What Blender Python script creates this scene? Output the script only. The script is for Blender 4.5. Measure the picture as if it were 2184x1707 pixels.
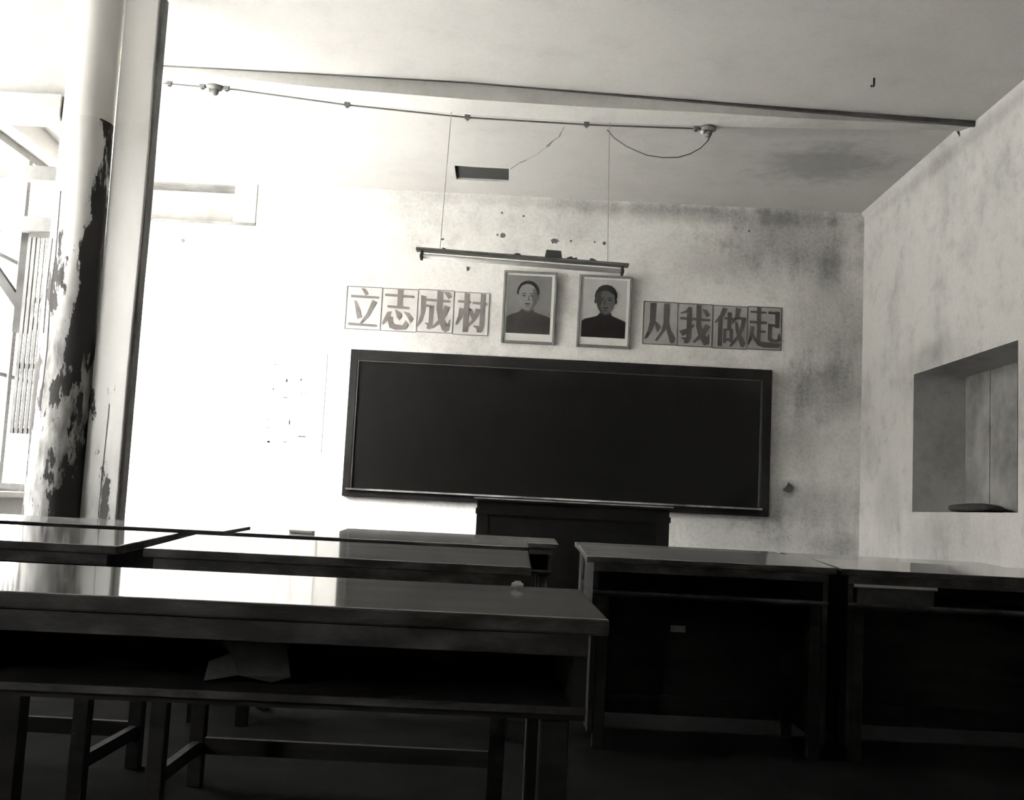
import bpy, bmesh, math, random
from mathutils import Vector, Matrix
for o in list(bpy.data.objects): bpy.data.objects.remove(o)
random.seed(7)
scene = bpy.context.scene
C = scene.collection

# ------------------------------------------------------------------ camera
F_PX = 2300.0
EYE = Vector((0, 0, 0.9))
pitch = math.atan(233.3 / F_PX); roll = math.radians(2.85)
fwd = Vector((0, math.cos(pitch), math.sin(pitch)))
r0 = Vector((1, 0, 0)); u0 = r0.cross(fwd)
right = r0 * math.cos(roll) + u0 * math.sin(roll)
up = u0 * math.cos(roll) - r0 * math.sin(roll)
cam_d = bpy.data.cameras.new('camera')
cam_d.sensor_fit = 'HORIZONTAL'; cam_d.sensor_width = 36
cam_d.lens = F_PX / 2184 * 36
cam_d.clip_start = 0.05; cam_d.clip_end = 200
cam = bpy.data.objects.new('camera', cam_d); C.objects.link(cam)
M = Matrix((right, up, -fwd)).transposed().to_4x4(); M.translation = EYE
cam.matrix_world = M
scene.camera = cam

# ------------------------------------------------------------------ sky, exposure
scene.view_settings.view_transform = 'Standard'
scene.view_settings.look = 'None'
scene.view_settings.gamma = 1
scene.view_settings.use_curve_mapping = False
scene.view_settings.exposure = 0.98
SKY = 13.0
world = bpy.data.worlds.new('overcast_sky'); scene.world = world
world.use_nodes = True
bg = world.node_tree.nodes['Background']
bg.inputs[0].default_value = (1, 0.995, 0.985, 1)
# hazy overcast sky: even, with a broad bright glow low in the direction of the veiled sun
GLOW_DIR = Vector((-1.0, -0.8, 0.62)).normalized(); GLOW = 6.0; GLOW_POW = 6.0
wn = world.node_tree.nodes; wl = world.node_tree.links
w_tc = wn.new('ShaderNodeTexCoord'); w_dot = wn.new('ShaderNodeVectorMath'); w_dot.operation = 'DOT_PRODUCT'
w_dot.inputs[1].default_value = GLOW_DIR; wl.new(w_tc.outputs['Generated'], w_dot.inputs[0])
w_mx = wn.new('ShaderNodeMath'); w_mx.operation = 'MAXIMUM'; w_mx.inputs[1].default_value = 0; wl.new(w_dot.outputs['Value'], w_mx.inputs[0])
w_pw = wn.new('ShaderNodeMath'); w_pw.operation = 'POWER'; w_pw.inputs[1].default_value = GLOW_POW; wl.new(w_mx.outputs[0], w_pw.inputs[0])
w_ma = wn.new('ShaderNodeMath'); w_ma.operation = 'MULTIPLY_ADD'; w_ma.inputs[1].default_value = SKY * GLOW; w_ma.inputs[2].default_value = SKY
wl.new(w_pw.outputs[0], w_ma.inputs[0]); wl.new(w_ma.outputs[0], bg.inputs[1])

# sun behind the building: it lights the pale yard outside the left windows and never enters the room
sd_ = bpy.data.lights.new('sun', 'SUN'); sd_.energy = 400; sd_.angle = math.radians(2); sd_.color = (1, .995, .98)
so_ = bpy.data.objects.new('sun', sd_); C.objects.link(so_); so_.location = (3, 2, 12)
so_.rotation_euler = Vector((0.32, -0.22, 1.0)).to_track_quat('Z', 'Y').to_euler()

# window openings in the left wall (Y from, Y to, Z from, Z to)
WINS = [(6.1, 8.6, 0.85, 3.4), (4.25, 5.85, 0.85, 3.35), (-2.1, -0.7, 0.95, 2.5)]  # third opening is added behind the camera to lift the desk fronts
XL, XR, YF, YB = -3.6, 2.857, 8.77, -2.6
for k, (a, b, z0, z1) in enumerate(WINS):        # sampling portals for the sky light, one per window
    ld = bpy.data.lights.new('window_portal', 'AREA'); ld.shape = 'RECTANGLE'
    ld.size = z1 - z0; ld.size_y = b - a
    ld.cycles.is_portal = True
    lo = bpy.data.objects.new('window_portal', ld); C.objects.link(lo)
    lo.location = (XL - 0.26, (a + b) / 2, (z0 + z1) / 2)
    lo.rotation_euler = (0, -math.pi / 2, 0)

# ------------------------------------------------------------------ materials
def nodes(name):
    m = bpy.data.materials.new(name); m.use_nodes = True
    nt = m.node_tree
    return m, nt, nt.nodes['Principled BSDF']
def setp(b, **k):
    for n, v in k.items(): b.inputs[n.replace('_', ' ')].default_value = v
def g(v, w=1.0): return (v * w, v * 0.985, v * 0.955 , 1)
def mottled(name, lo, hi, scale=4, rough=0.8, bump=0.0, stretch=(1, 1, 1), spec=0.3, p0=0.35, p1=0.65, coat=0):
    m, nt, b = nodes(name); N = nt.nodes; L = nt.links
    tc = N.new('ShaderNodeTexCoord'); mp = N.new('ShaderNodeMapping'); mp.inputs['Scale'].default_value = stretch
    nz = N.new('ShaderNodeTexNoise'); nz.inputs['Scale'].default_value = scale; nz.inputs['Detail'].default_value = 8
    nz.inputs['Roughness'].default_value = 0.6
    cr = N.new('ShaderNodeValToRGB'); cr.color_ramp.elements[0].position = p0; cr.color_ramp.elements[1].position = p1
    cr.color_ramp.elements[0].color = lo; cr.color_ramp.elements[1].color = hi
    L.new(tc.outputs['Object'], mp.inputs[0]); L.new(mp.outputs[0], nz.inputs[0])
    L.new(nz.outputs[0], cr.inputs[0]); L.new(cr.outputs[0], b.inputs['Base Color'])
    setp(b, Roughness=rough, Specular_IOR_Level=spec)
    if coat: b.inputs['Coat Weight'].default_value = coat; b.inputs['Coat Roughness'].default_value = 0.05
    if bump:
        bp = N.new('ShaderNodeBump'); bp.inputs['Strength'].default_value = bump; bp.inputs['Distance'].default_value = 0.02
        L.new(nz.outputs[0], bp.inputs['Height']); L.new(bp.outputs[0], b.inputs['Normal'])
    return m
def plain(name, col, rough=0.6, spec=0.3, metal=0):
    return mottled(name, tuple(c * 0.86 for c in col[:3]) + (1,), col, 9, rough, 0, (1, 1, 1), spec)

def plaster(name, base, blotches, dirt=0.35, fine=0.12, scale=1.6):
    """plaster with fine wear, soft large soiling and located darker patches ((x,y,z),(rx,ry,rz),strength)"""
    m, nt, b = nodes(name); N = nt.nodes; L = nt.links
    tc = N.new('ShaderNodeTexCoord')
    def noise(sc, det=6, rough=.6, st=(1, 1, 1)):
        mp = N.new('ShaderNodeMapping'); mp.inputs['Scale'].default_value = st
        n = N.new('ShaderNodeTexNoise'); n.inputs['Scale'].default_value = sc
        n.inputs['Detail'].default_value = det; n.inputs['Roughness'].default_value = rough
        L.new(tc.outputs['Object'], mp.inputs[0]); L.new(mp.outputs[0], n.inputs[0]); return n.outputs[0]
    def math_(op, a, c, clamp=False):
        n = N.new('ShaderNodeMath'); n.operation = op; n.use_clamp = clamp
        for i, v in enumerate((a, c)):
            if isinstance(v, (int, float)): n.inputs[i].default_value = v
            else: L.new(v, n.inputs[i])
        return n.outputs[0]
    def ramp(v, a, c):
        n = N.new('ShaderNodeMapRange'); n.interpolation_type = 'SMOOTHSTEP'
        n.inputs['From Min'].default_value = a; n.inputs['From Max'].default_value = c; L.new(v, n.inputs[0]); return n.outputs[0]
    big = noise(scale, 7, .62); mid = noise(scale * 4, 8, .7); sm = noise(40, 4, .6); drip = noise(3.2, 6, .6, (2.2, 2.2, .45))
    tot = math_('MULTIPLY', ramp(big, .42, .68), dirt)
    tot = math_('ADD', tot, math_('MULTIPLY', ramp(mid, .5, .75), dirt * .55))
    tot = math_('ADD', tot, math_('MULTIPLY', ramp(sm, .35, .75), fine))
    for (c, rr, s) in blotches:
        mp = N.new('ShaderNodeMapping'); mp.vector_type = 'TEXTURE'
        mp.inputs['Location'].default_value = c; mp.inputs['Scale'].default_value = rr
        L.new(tc.outputs['Object'], mp.inputs[0])
        ln = N.new('ShaderNodeVectorMath'); ln.operation = 'LENGTH'; L.new(mp.outputs[0], ln.inputs[0])
        d = math_('ADD', ln.outputs['Value'], math_('MULTIPLY', math_('SUBTRACT', mid, .5), 1.5))
        d = math_('ADD', d, math_('MULTIPLY', math_('SUBTRACT', drip, .5), 1.2))
        k = ramp(d, 1.25, .25)
        tot = math_('ADD', tot, math_('MULTIPLY', k, s))
    tot = math_('MINIMUM', tot, .85)
    mx = N.new('ShaderNodeMix'); mx.data_type = 'RGBA'
    mx.inputs[6].default_value = base; mx.inputs[7].default_value = g(0.10)
    L.new(tot, mx.inputs[0]); L.new(mx.outputs[2], b.inputs['Base Color'])
    bp = N.new('ShaderNodeBump'); bp.inputs['Strength'].default_value = .25; bp.inputs['Distance'].default_value = .01
    L.new(mid, bp.inputs['Height']); L.new(bp.outputs[0], b.inputs['Normal'])
    setp(b, Roughness=0.9, Specular_IOR_Level=0.15)
    return m

def peeling(name, z_clean, top, low, bare, thr, seed, low_to, side=0):
    """whitewashed timber: clean paint above z_clean, flaking down to bare wood below"""
    m, nt, b = nodes(name); N = nt.nodes; L = nt.links
    tc = N.new('ShaderNodeTexCoord'); ge = N.new('ShaderNodeNewGeometry')
    sx = N.new('ShaderNodeSeparateXYZ'); L.new(ge.outputs['Position'], sx.inputs[0])
    mp = N.new('ShaderNodeMapping'); mp.inputs['Scale'].default_value = (1, 1, .28); mp.inputs['Location'].default_value = (seed, 0, 0)
    L.new(tc.outputs['Object'], mp.inputs[0])
    n1 = N.new('ShaderNodeTexNoise'); n1.inputs['Scale'].default_value = 9; n1.inputs['Detail'].default_value = 9; n1.inputs['Roughness'].default_value = .68
    n2 = N.new('ShaderNodeTexNoise'); n2.inputs['Scale'].default_value = 26; n2.inputs['Detail'].default_value = 6
    L.new(mp.outputs[0], n1.inputs[0]); L.new(mp.outputs[0], n2.inputs[0])
    def mr(v, a, c, d, e, smooth=False):
        n = N.new('ShaderNodeMapRange'); n.inputs[1].default_value = a; n.inputs[2].default_value = c
        n.inputs[3].default_value = d; n.inputs[4].default_value = e
        if smooth: n.interpolation_type = 'SMOOTHSTEP'
        L.new(v, n.inputs[0]); return n.outputs[0]
    def mt(op, a, c):
        n = N.new('ShaderNodeMath'); n.operation = op
        for i, v in enumerate((a, c)):
            if isinstance(v, (int, float)): n.inputs[i].default_value = v
            else: L.new(v, n.inputs[i])
        return n.outputs[0]
    hz = mr(sx.outputs[2], low_to, z_clean, .17, 0)
    val = mt('ADD', n1.outputs[0], hz)
    if side:
        so = N.new('ShaderNodeSeparateXYZ'); L.new(tc.outputs['Object'], so.inputs[0])
        val = mt('ADD', val, mt('MULTIPLY', mr(so.outputs[0], .055, .115, 0, side), mr(sx.outputs[2], 1.5, 2.0, .2, 1)))
    msk = mt('MULTIPLY', mr(val, thr, thr + .02, 0, 1), mt('LESS_THAN', sx.outputs[2], z_clean))
    grime = mr(sx.outputs[2], low_to, low_to + .85, 1, .12, True)
    gr = mt('MULTIPLY', grime, mr(n2.outputs[0], .3, .7, .5, 1))
    gr = mt('MULTIPLY', gr, mt('LESS_THAN', sx.outputs[2], z_clean))
    mA = N.new('ShaderNodeMix'); mA.data_type = 'RGBA'; mA.inputs[6].default_value = top; mA.inputs[7].default_value = low
    L.new(gr, mA.inputs[0])
    mB = N.new('ShaderNodeMix'); mB.data_type = 'RGBA'; mB.inputs[7].default_value = bare
    L.new(msk, mB.inputs[0]); L.new(mA.outputs[2], mB.inputs[6]); L.new(mB.outputs[2], b.inputs['Base Color'])
    bp = N.new('ShaderNodeBump'); bp.invert = True; bp.inputs['Strength'].default_value = .5; bp.inputs['Distance'].default_value = .006
    L.new(msk, bp.inputs['Height']); L.new(bp.outputs[0], b.inputs['Normal'])
    setp(b, Roughness=.8, Specular_IOR_Level=.2)
    return m

MAT = {}
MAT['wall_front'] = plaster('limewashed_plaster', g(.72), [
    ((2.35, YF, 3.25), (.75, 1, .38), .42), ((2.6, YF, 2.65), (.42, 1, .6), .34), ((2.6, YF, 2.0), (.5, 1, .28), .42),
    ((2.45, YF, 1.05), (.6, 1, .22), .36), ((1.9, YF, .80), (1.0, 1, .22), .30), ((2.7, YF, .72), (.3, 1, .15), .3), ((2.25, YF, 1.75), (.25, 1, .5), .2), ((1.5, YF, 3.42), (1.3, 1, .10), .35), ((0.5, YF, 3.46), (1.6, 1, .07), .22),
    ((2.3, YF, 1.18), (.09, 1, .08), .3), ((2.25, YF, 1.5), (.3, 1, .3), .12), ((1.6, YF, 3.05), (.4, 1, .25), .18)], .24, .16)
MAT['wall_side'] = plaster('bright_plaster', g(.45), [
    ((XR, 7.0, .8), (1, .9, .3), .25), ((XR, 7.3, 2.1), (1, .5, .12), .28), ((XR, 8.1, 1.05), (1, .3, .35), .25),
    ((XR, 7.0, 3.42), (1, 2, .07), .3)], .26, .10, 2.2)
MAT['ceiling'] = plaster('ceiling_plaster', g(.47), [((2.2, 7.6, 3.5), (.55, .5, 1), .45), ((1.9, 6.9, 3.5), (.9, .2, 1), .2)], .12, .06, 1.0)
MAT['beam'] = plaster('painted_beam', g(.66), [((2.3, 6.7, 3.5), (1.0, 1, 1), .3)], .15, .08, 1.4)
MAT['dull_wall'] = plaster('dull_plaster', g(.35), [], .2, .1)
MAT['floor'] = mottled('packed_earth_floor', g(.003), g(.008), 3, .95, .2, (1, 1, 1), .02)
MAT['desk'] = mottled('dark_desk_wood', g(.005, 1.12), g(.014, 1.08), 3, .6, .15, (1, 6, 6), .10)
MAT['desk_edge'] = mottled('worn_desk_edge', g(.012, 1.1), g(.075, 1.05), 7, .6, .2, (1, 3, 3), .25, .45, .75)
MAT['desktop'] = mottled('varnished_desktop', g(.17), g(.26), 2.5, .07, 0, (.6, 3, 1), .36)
MAT['board'] = mottled('blackboard_paint', g(.0015, 1.15), g(.003, 1.1), 1.5, .30, 0, (1, 1, 1), .25)
MAT['board_frame'] = mottled('blackboard_frame_wood', g(.005, 1.1), g(.011, 1.05), 5, .6, 0, (1, 1, 1), .12)
MAT['board_bead'] = plain('chalky_bead', g(.045), .8, .1)
MAT['chalk_ledge'] = mottled('chalk_dusted_ledge', g(.07), g(.3), 5, .8)
MAT['lectern'] = mottled('black_lectern_wood', g(.002, 1.2), g(.005, 1.15), 3, .6, 0, (1, 1, 4), .1)
MAT['column'] = peeling('peeling_column_paint', 2.84, g(.70), g(.10), g(.03, 1.05), .665, 3.1, 1.5, .22)
MAT['post'] = peeling('flaking_post_paint', 2.84, g(.55), g(.28), g(.06), .70, 9.0, 0.6)
MAT['white_paint'] = plaster('whitewashed_board', g(.62), [], .12, .06)
MAT['grey_paint'] = mottled('weathered_grey_timber', g(.12), g(.24), 4, .8, .1)
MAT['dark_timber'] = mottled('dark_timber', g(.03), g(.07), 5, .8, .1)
MAT['paper'] = mottled('slogan_paper', g(.50), g(.62), 6, .85)
MAT['paper_dull'] = mottled('soiled_slogan_paper', g(.26), g(.36), 6, .85)
MAT['paper_pale'] = mottled('pale_poster_paper', g(.70), g(.80), 5, .85)
MAT['ink'] = mottled('slogan_paint', g(.10, 1.1), g(.15, 1.08), 8, .8)
MAT['ink_dark'] = mottled('dark_slogan_paint', g(.035, 1.15), g(.06, 1.1), 8, .8)
MAT['ink_pale'] = mottled('faded_ink', g(.34, 1.05), g(.42, 1.03), 8, .8)
MAT['outline'] = plain('brush_outline', g(.17), .8)
MAT['frame'] = mottled('picture_frame_wood', g(.10), g(.17), 7, .5)
MAT['mat'] = plain('picture_mount', g(.62), .8)
MAT['p_back'] = plain('print_backdrop', g(.15), .95, .03)
MAT['p_back_light'] = plain('print_light_backdrop', g(.36), .95, .03)
MAT['p_coat'] = mottled('print_dark_cloth', g(.018, 1.1), g(.03, 1.05), 9, .95, 0, (1, 1, 1), .03)
MAT['p_coat_dark'] = mottled('print_black_cloth', g(.006, 1.2), g(.012, 1.1), 9, .95, 0, (1, 1, 1), .03)
MAT['p_skin'] = plain('print_skin', g(.17), .95, .03)
MAT['p_skin_dark'] = plain('print_shaded_skin', g(.075), .95, .03)
MAT['p_shade'] = plain('print_deep_shade', g(.03), .95, .03)
MAT['p_hair'] = plain('print_hair', g(.012), .95, .03)
MAT['fixture'] = mottled('dull_painted_steel', g(.09), g(.16), 12, .5)
MAT['ballast'] = plain('dark_steel_box', g(.05), .5)
MAT['tube'] = plain('unlit_glass_tube', g(.75), .25, .5)
MAT['cable'] = plain('grey_cable', g(.10), .6)
MAT['thin_cord'] = plain('thin_grey_cord', g(.28), .7)
MAT['porcelain'] = plain('porcelain', g(.6), .3, .5)
MAT['cleat'] = plain('dusty_cleat', g(.14), .7)
MAT['black'] = plain('black_iron', g(.02), .6)
MAT['hole'] = mottled('hatch_dark_and_roof_deck', g(.006), g(.012), 6, .9)  # near-black, for the painted dark of the hatch and for the roof deck
MAT['scrap'] = mottled('crumpled_paper', g(.22), g(.4), 9, .9, .4)
MAT['card'] = mottled('dark_crumpled_card', g(.02), g(.06), 9, .9, .4)
MAT['crack'] = plain('crack_line', g(.18), .9)
MAT['chip'] = plain('exposed_mortar', g(.09), .9)
MAT['book'] = mottled('worn_book_cover', g(.09), g(.16), 9, .7)
MAT['dull_out'] = plain('blocker_grey', g(.14), .9)
MAT['ground'] = plain('outdoor_ground', g(.75), .9)
MAT['brick'] = mottled('dark_sill_bundle', g(.02), g(.05), 9, .9)

# ------------------------------------------------------------------ helpers
def link(name, bm, mat, parent=None, smooth=False, bevel=0):
    me = bpy.data.meshes.new(name); bmesh.ops.recalc_face_normals(bm, faces=bm.faces); bm.to_mesh(me); bm.free()
    mats = mat if isinstance(mat, (list, tuple)) else [mat]
    for k in mats: me.materials.append(MAT[k])
    if smooth:
        for p in me.polygons: p.use_smooth = True
    o = bpy.data.objects.new(name, me); C.objects.link(o)
    if parent: o.parent = parent
    if bevel:
        b = o.modifiers.new('bevel', 'BEVEL'); b.width = bevel; b.segments = 2; b.limit_method = 'ANGLE'
    return o
def box(bm, x0, x1, y0, y1, z0, z1, mi=0):
    v = [bm.verts.new(p) for p in ((x0, y0, z0), (x1, y0, z0), (x1, y1, z0), (x0, y1, z0), (x0, y0, z1), (x1, y0, z1), (x1, y1, z1), (x0, y1, z1))]
    for f in ((0, 3, 2, 1), (4, 5, 6, 7), (0, 1, 5, 4), (1, 2, 6, 5), (2, 3, 7, 6), (3, 0, 4, 7)):
        bm.faces.new([v[i] for i in f]).material_index = mi
    return v
def boxo(name, mat, parent, *b, bevel=0):
    bm = bmesh.new(); box(bm, *b); return link(name, bm, mat, parent, bevel=bevel)
def tube(bm, pts, r, n=10, caps=True):
    pts = [Vector(p) for p in pts]; rs = r if isinstance(r, (list, tuple)) else [r] * len(pts)
    rings = []
    ref = None
    for i, p in enumerate(pts):
        d = (pts[min(i + 1, len(pts) - 1)] - pts[max(i - 1, 0)]).normalized()
        if ref is None: ref = Vector((0, 0, 1)) if abs(d.z) < .9 else Vector((1, 0, 0))
        a = d.cross(ref).normalized(); b = d.cross(a).normalized(); ref = -b if False else ref
        rings.append([bm.verts.new(p + (a * math.cos(t) + b * math.sin(t)) * rs[i]) for t in [2 * math.pi * k / n for k in range(n)]])
    for i in range(len(rings) - 1):
        for k in range(n): bm.faces.new((rings[i][k], rings[i][(k + 1) % n], rings[i + 1][(k + 1) % n], rings[i + 1][k]))
    if caps: bm.faces.new(rings[0][::-1]); bm.faces.new(rings[-1])
def tubeo(name, mat, parent, pts, r, n=10):
    bm = bmesh.new(); tube(bm, pts, r, n); return link(name, bm, mat, parent, smooth=True)
def empty(name, loc, label, cat, group=None, rz=0):
    o = bpy.data.objects.new(name, None); C.objects.link(o); o.location = loc; o.rotation_euler = (0, 0, rz)
    o.empty_display_size = .1
    return tag(o, label, cat, group)
def tag(o, label, cat, group=None, kind=None):
    o['label'] = label; o['category'] = cat
    if group: o['group'] = group
    if kind: o['kind'] = kind
    return o
def struct(o): o['kind'] = 'structure'; return o
def prism_xz(bm, pts, y0, y1, mi=0):
    """extrude an outline in the XZ plane between y0 (front) and y1"""
    a = [bm.verts.new((x, y0, z)) for x, z in pts]; b = [bm.verts.new((x, y1, z)) for x, z in pts]
    fs = [bm.faces.new(a), bm.faces.new(b[::-1])]
    for i in range(len(pts)): fs.append(bm.faces.new((a[i], b[i], b[(i + 1) % len(pts)], a[(i + 1) % len(pts)])))
    for f in fs: f.material_index = mi
def lump(bm, c, r, seed=0, amp=.25):
    rnd = random.Random(seed)
    res = bmesh.ops.create_icosphere(bm, subdivisions=3, radius=1)
    ph = [rnd.uniform(0, 6) for _ in range(6)]
    for v in res['verts']:
        p = v.co.copy()
        k = 1 + amp * (math.sin(3 * p.x + ph[0]) * math.cos(4 * p.y + ph[1]) + .5 * math.sin(7 * p.z + ph[2]) * math.sin(6 * p.x + ph[3]))
        v.co = Vector((c[0] + p.x * r[0] * k, c[1] + p.y * r[1] * k, c[2] + p.z * r[2] * k))

def lerp_profile(prof, x):
    if x <= prof[0][0]: return prof[0][1]
    for (a, u), (b, v) in zip(prof, prof[1:]):
        if x <= b: 
            t = (x - a) / (b - a); return u + (v - u) * t
    return prof[-1][1]

# ------------------------------------------------------------------ the room shell
T = 0.26
WH = 3.66
def wall_with_holes(name, mat, axis, pos, thick, u0, u1, z0, z1, holes):
    """slab on X=pos (axis 'x') or Y=pos (axis 'y') with rectangular holes (ua, ub, za, zb)"""
    bm = bmesh.new()
    us = sorted({u0, u1, *[h[0] for h in holes], *[h[1] for h in holes]})
    zs = sorted({z0, z1, *[h[2] for h in holes], *[h[3] for h in holes]})
    cells = {}
    for i in range(len(us) - 1):
        for j in range(len(zs) - 1):
            cu, cz = (us[i] + us[i + 1]) / 2, (zs[j] + zs[j + 1]) / 2
            cells[i, j] = not any(h[0] < cu < h[1] and h[2] < cz < h[3] for h in holes)
    def P(u, w, z): return (pos + w, u, z) if axis == 'x' else (u, pos + w, z)
    vs = {}
    def V(u, w, z):
        k = (round(u, 5), w, round(z, 5))
        if k not in vs: vs[k] = bm.verts.new(P(u, w, z))
        return vs[k]
    for (i, j), solid in cells.items():
        if not solid: continue
        a, b, c, d = us[i], us[i + 1], zs[j], zs[j + 1]
        for w in (0, thick): bm.faces.new([V(a, w, c), V(b, w, c), V(b, w, d), V(a, w, d)])
        if not cells.get((i - 1, j), False): bm.faces.new([V(a, 0, c), V(a, thick, c), V(a, thick, d), V(a, 0, d)])
        if not cells.get((i + 1, j), False): bm.faces.new([V(b, 0, c), V(b, thick, c), V(b, thick, d), V(b, 0, d)])
        if not cells.get((i, j - 1), False): bm.faces.new([V(a, 0, c), V(b, 0, c), V(b, thick, c), V(a, thick, c)])
        if not cells.get((i, j + 1), False): bm.faces.new([V(a, 0, d), V(b, 0, d), V(b, thick, d), V(a, thick, d)])
    return struct(link(name, bm, mat))

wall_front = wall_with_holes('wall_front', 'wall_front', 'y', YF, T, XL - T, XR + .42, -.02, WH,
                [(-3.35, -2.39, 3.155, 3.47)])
wall_left = wall_with_holes('wall_left', 'white_paint', 'x', XL, -T, YB - T, YF, -.02, WH, [(a, b, c, d) for a, b, c, d in WINS])
wall_right = wall_with_holes('wall_right', 'wall_side', 'x', XR, .42, YB - T, YF, -.02, WH, [(6.05, 7.63, 1.022, 2.0)])
wall_back = wall_with_holes('wall_back', 'dull_wall', 'y', YB, -T, XL, XR, -.02, WH, [])
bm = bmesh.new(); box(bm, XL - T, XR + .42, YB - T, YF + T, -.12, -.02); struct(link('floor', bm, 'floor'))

# ceiling: the front bay, then the sagging beam, then the near bay
FAR = [(-3.6, 3.60), (-2.6, 3.60), (-1.926, 3.575), (-1.181, 3.508), (-.376, 3.463), (.395, 3.455), (1.227, 3.466), (2.3, 3.50), (2.877, 3.520)]
NEARB = [(-3.6, 3.60), (-2.34, 3.591), (-1.452, 3.525), (-.371, 3.490), (.379, 3.479), (1.129, 3.481), (1.728, 3.474), (2.9, 3.479)]
TOPB = [(-3.6, 3.605), (-2.18, 3.603), (-1.457, 3.600), (-.376, 3.592), (.376, 3.568), (1.727, 3.530), (2.9, 3.502)]
VENT = (-.53, -.112, 8.03, 8.385)
bm = bmesh.new()
xs = sorted({XL, XR, VENT[0], VENT[1], *[XL + (XR - XL) * k / 40 for k in range(1, 40)]})
ys = sorted({6.85, YF, VENT[2], VENT[3], 7.2, 7.6, 8.6})
def czf(x, y):
    t = (y - 6.85) / (YF - 6.85); zf = lerp_profile(FAR, x) + .012; return zf + (3.50 - zf) * t
grid = {(i, j, k): bm.verts.new((x, y, czf(x, y) + k * .1)) for i, x in enumerate(xs) for j, y in enumerate(ys) for k in (0, 1)}
def solid(i, j):
    if not (0 <= i < len(xs) - 1 and 0 <= j < len(ys) - 1): return False
    cx, cy = (xs[i] + xs[i + 1]) / 2, (ys[j] + ys[j + 1]) / 2
    return not (VENT[0] < cx < VENT[1] and VENT[2] < cy < VENT[3])
for i in range(len(xs) - 1):
    for j in range(len(ys) - 1):
        if not solid(i, j): continue
        for k in (0, 1): bm.faces.new([grid[i, j, k], grid[i + 1, j, k], grid[i + 1, j + 1, k], grid[i, j + 1, k]])
        for di, dj, (p, q) in ((-1, 0, ((i, j), (i, j + 1))), (1, 0, ((i + 1, j), (i + 1, j + 1))), (0, -1, ((i, j), (i + 1, j))), (0, 1, ((i, j + 1), (i + 1, j + 1)))):
            if not solid(i + di, j + dj): bm.faces.new([grid[p[0], p[1], 0], grid[q[0], q[1], 0], grid[q[0], q[1], 1], grid[p[0], p[1], 1]])
ceil = struct(link('ceiling', bm, 'ceiling'))
# near-black panel just inside the hatch, standing in for the unlit hole
boxo('hatch_dark_panel', 'hole', ceil, VENT[0] + .001, VENT[1] - .001, VENT[2] + .001, VENT[3] - .001, 3.512, 3.54)
bm = bmesh.new()
xs2 = [XL + (XR - XL) * k / 50 for k in range(51)]
prev = None
for x in xs2:
    zf, zn, zt = lerp_profile(FAR, x), lerp_profile(NEARB, x), lerp_profile(TOPB, x) + .004
    ring = [bm.verts.new(p) for p in ((x, 6.86, zf), (x, 6.66, min(zn, zt - .004)), (x, 6.655, zt), (x, 6.655, zt + .12), (x, 6.86, zt + .12))]
    if prev:
        for k in range(5): bm.faces.new((prev[k], prev[(k + 1) % 5], ring[(k + 1) % 5], ring[k]))
    else: bm.faces.new(ring)
    prev = ring
bm.faces.new(prev[::-1])
struct(link('trim_1', bm, 'beam'))['label'] = 'sagging plastered ceiling beam'
# near bay
bm = bmesh.new(); prev = None
for x in xs2:
    zt = lerp_profile(TOPB, x) + .002
    ring = [bm.verts.new(p) for p in ((x, 6.655, zt), (x, YB, 3.60), (x, YB, 3.72), (x, 6.655, zt + .12))]
    if prev:
        for k in range(4): bm.faces.new((prev[k], prev[(k + 1) % 4], ring[(k + 1) % 4], ring[k]))
    else: bm.faces.new(ring)
    prev = ring
bm.faces.new(prev[::-1])
struct(link('ceiling', bm, 'ceiling'))
# dark strip standing in for the gap shadow above the beam, thickening to the right
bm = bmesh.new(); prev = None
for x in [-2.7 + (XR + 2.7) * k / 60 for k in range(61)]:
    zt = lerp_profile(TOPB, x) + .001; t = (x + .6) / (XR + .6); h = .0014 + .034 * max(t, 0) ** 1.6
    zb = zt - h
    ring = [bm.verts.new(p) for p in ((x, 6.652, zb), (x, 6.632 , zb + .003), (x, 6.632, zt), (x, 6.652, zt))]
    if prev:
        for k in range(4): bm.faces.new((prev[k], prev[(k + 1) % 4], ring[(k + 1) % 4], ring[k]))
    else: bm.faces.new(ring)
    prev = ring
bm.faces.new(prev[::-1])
struct(link('trim_2', bm, 'dark_timber'))['label'] = 'dark strip standing in for the gap shadow along the ceiling beam'
# roof deck above everything so no sky leaks through the loft
bm = bmesh.new(); box(bm, XL - T, XR + .42, YB - T, YF + T, 3.74, 3.80); struct(link('ceiling', bm, 'hole'))
# plaster fillet where right wall meets front bay ceiling
bm = bmesh.new(); prev = None
for k in range(12):
    y = 6.87 + (YF - .001 - 6.87) * k / 11; z = czf(XR, y)
    ring = [bm.verts.new(p) for p in ((XR - .028, y, z - .001), (XR - .001, y, z - .001), (XR - .001, y, z - .045))]
    if prev:
        for q in range(3): bm.faces.new((prev[q], prev[(q + 1) % 3], ring[(q + 1) % 3], ring[q]))
    prev = ring
struct(link('trim_3', bm, 'wall_side'))
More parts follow.
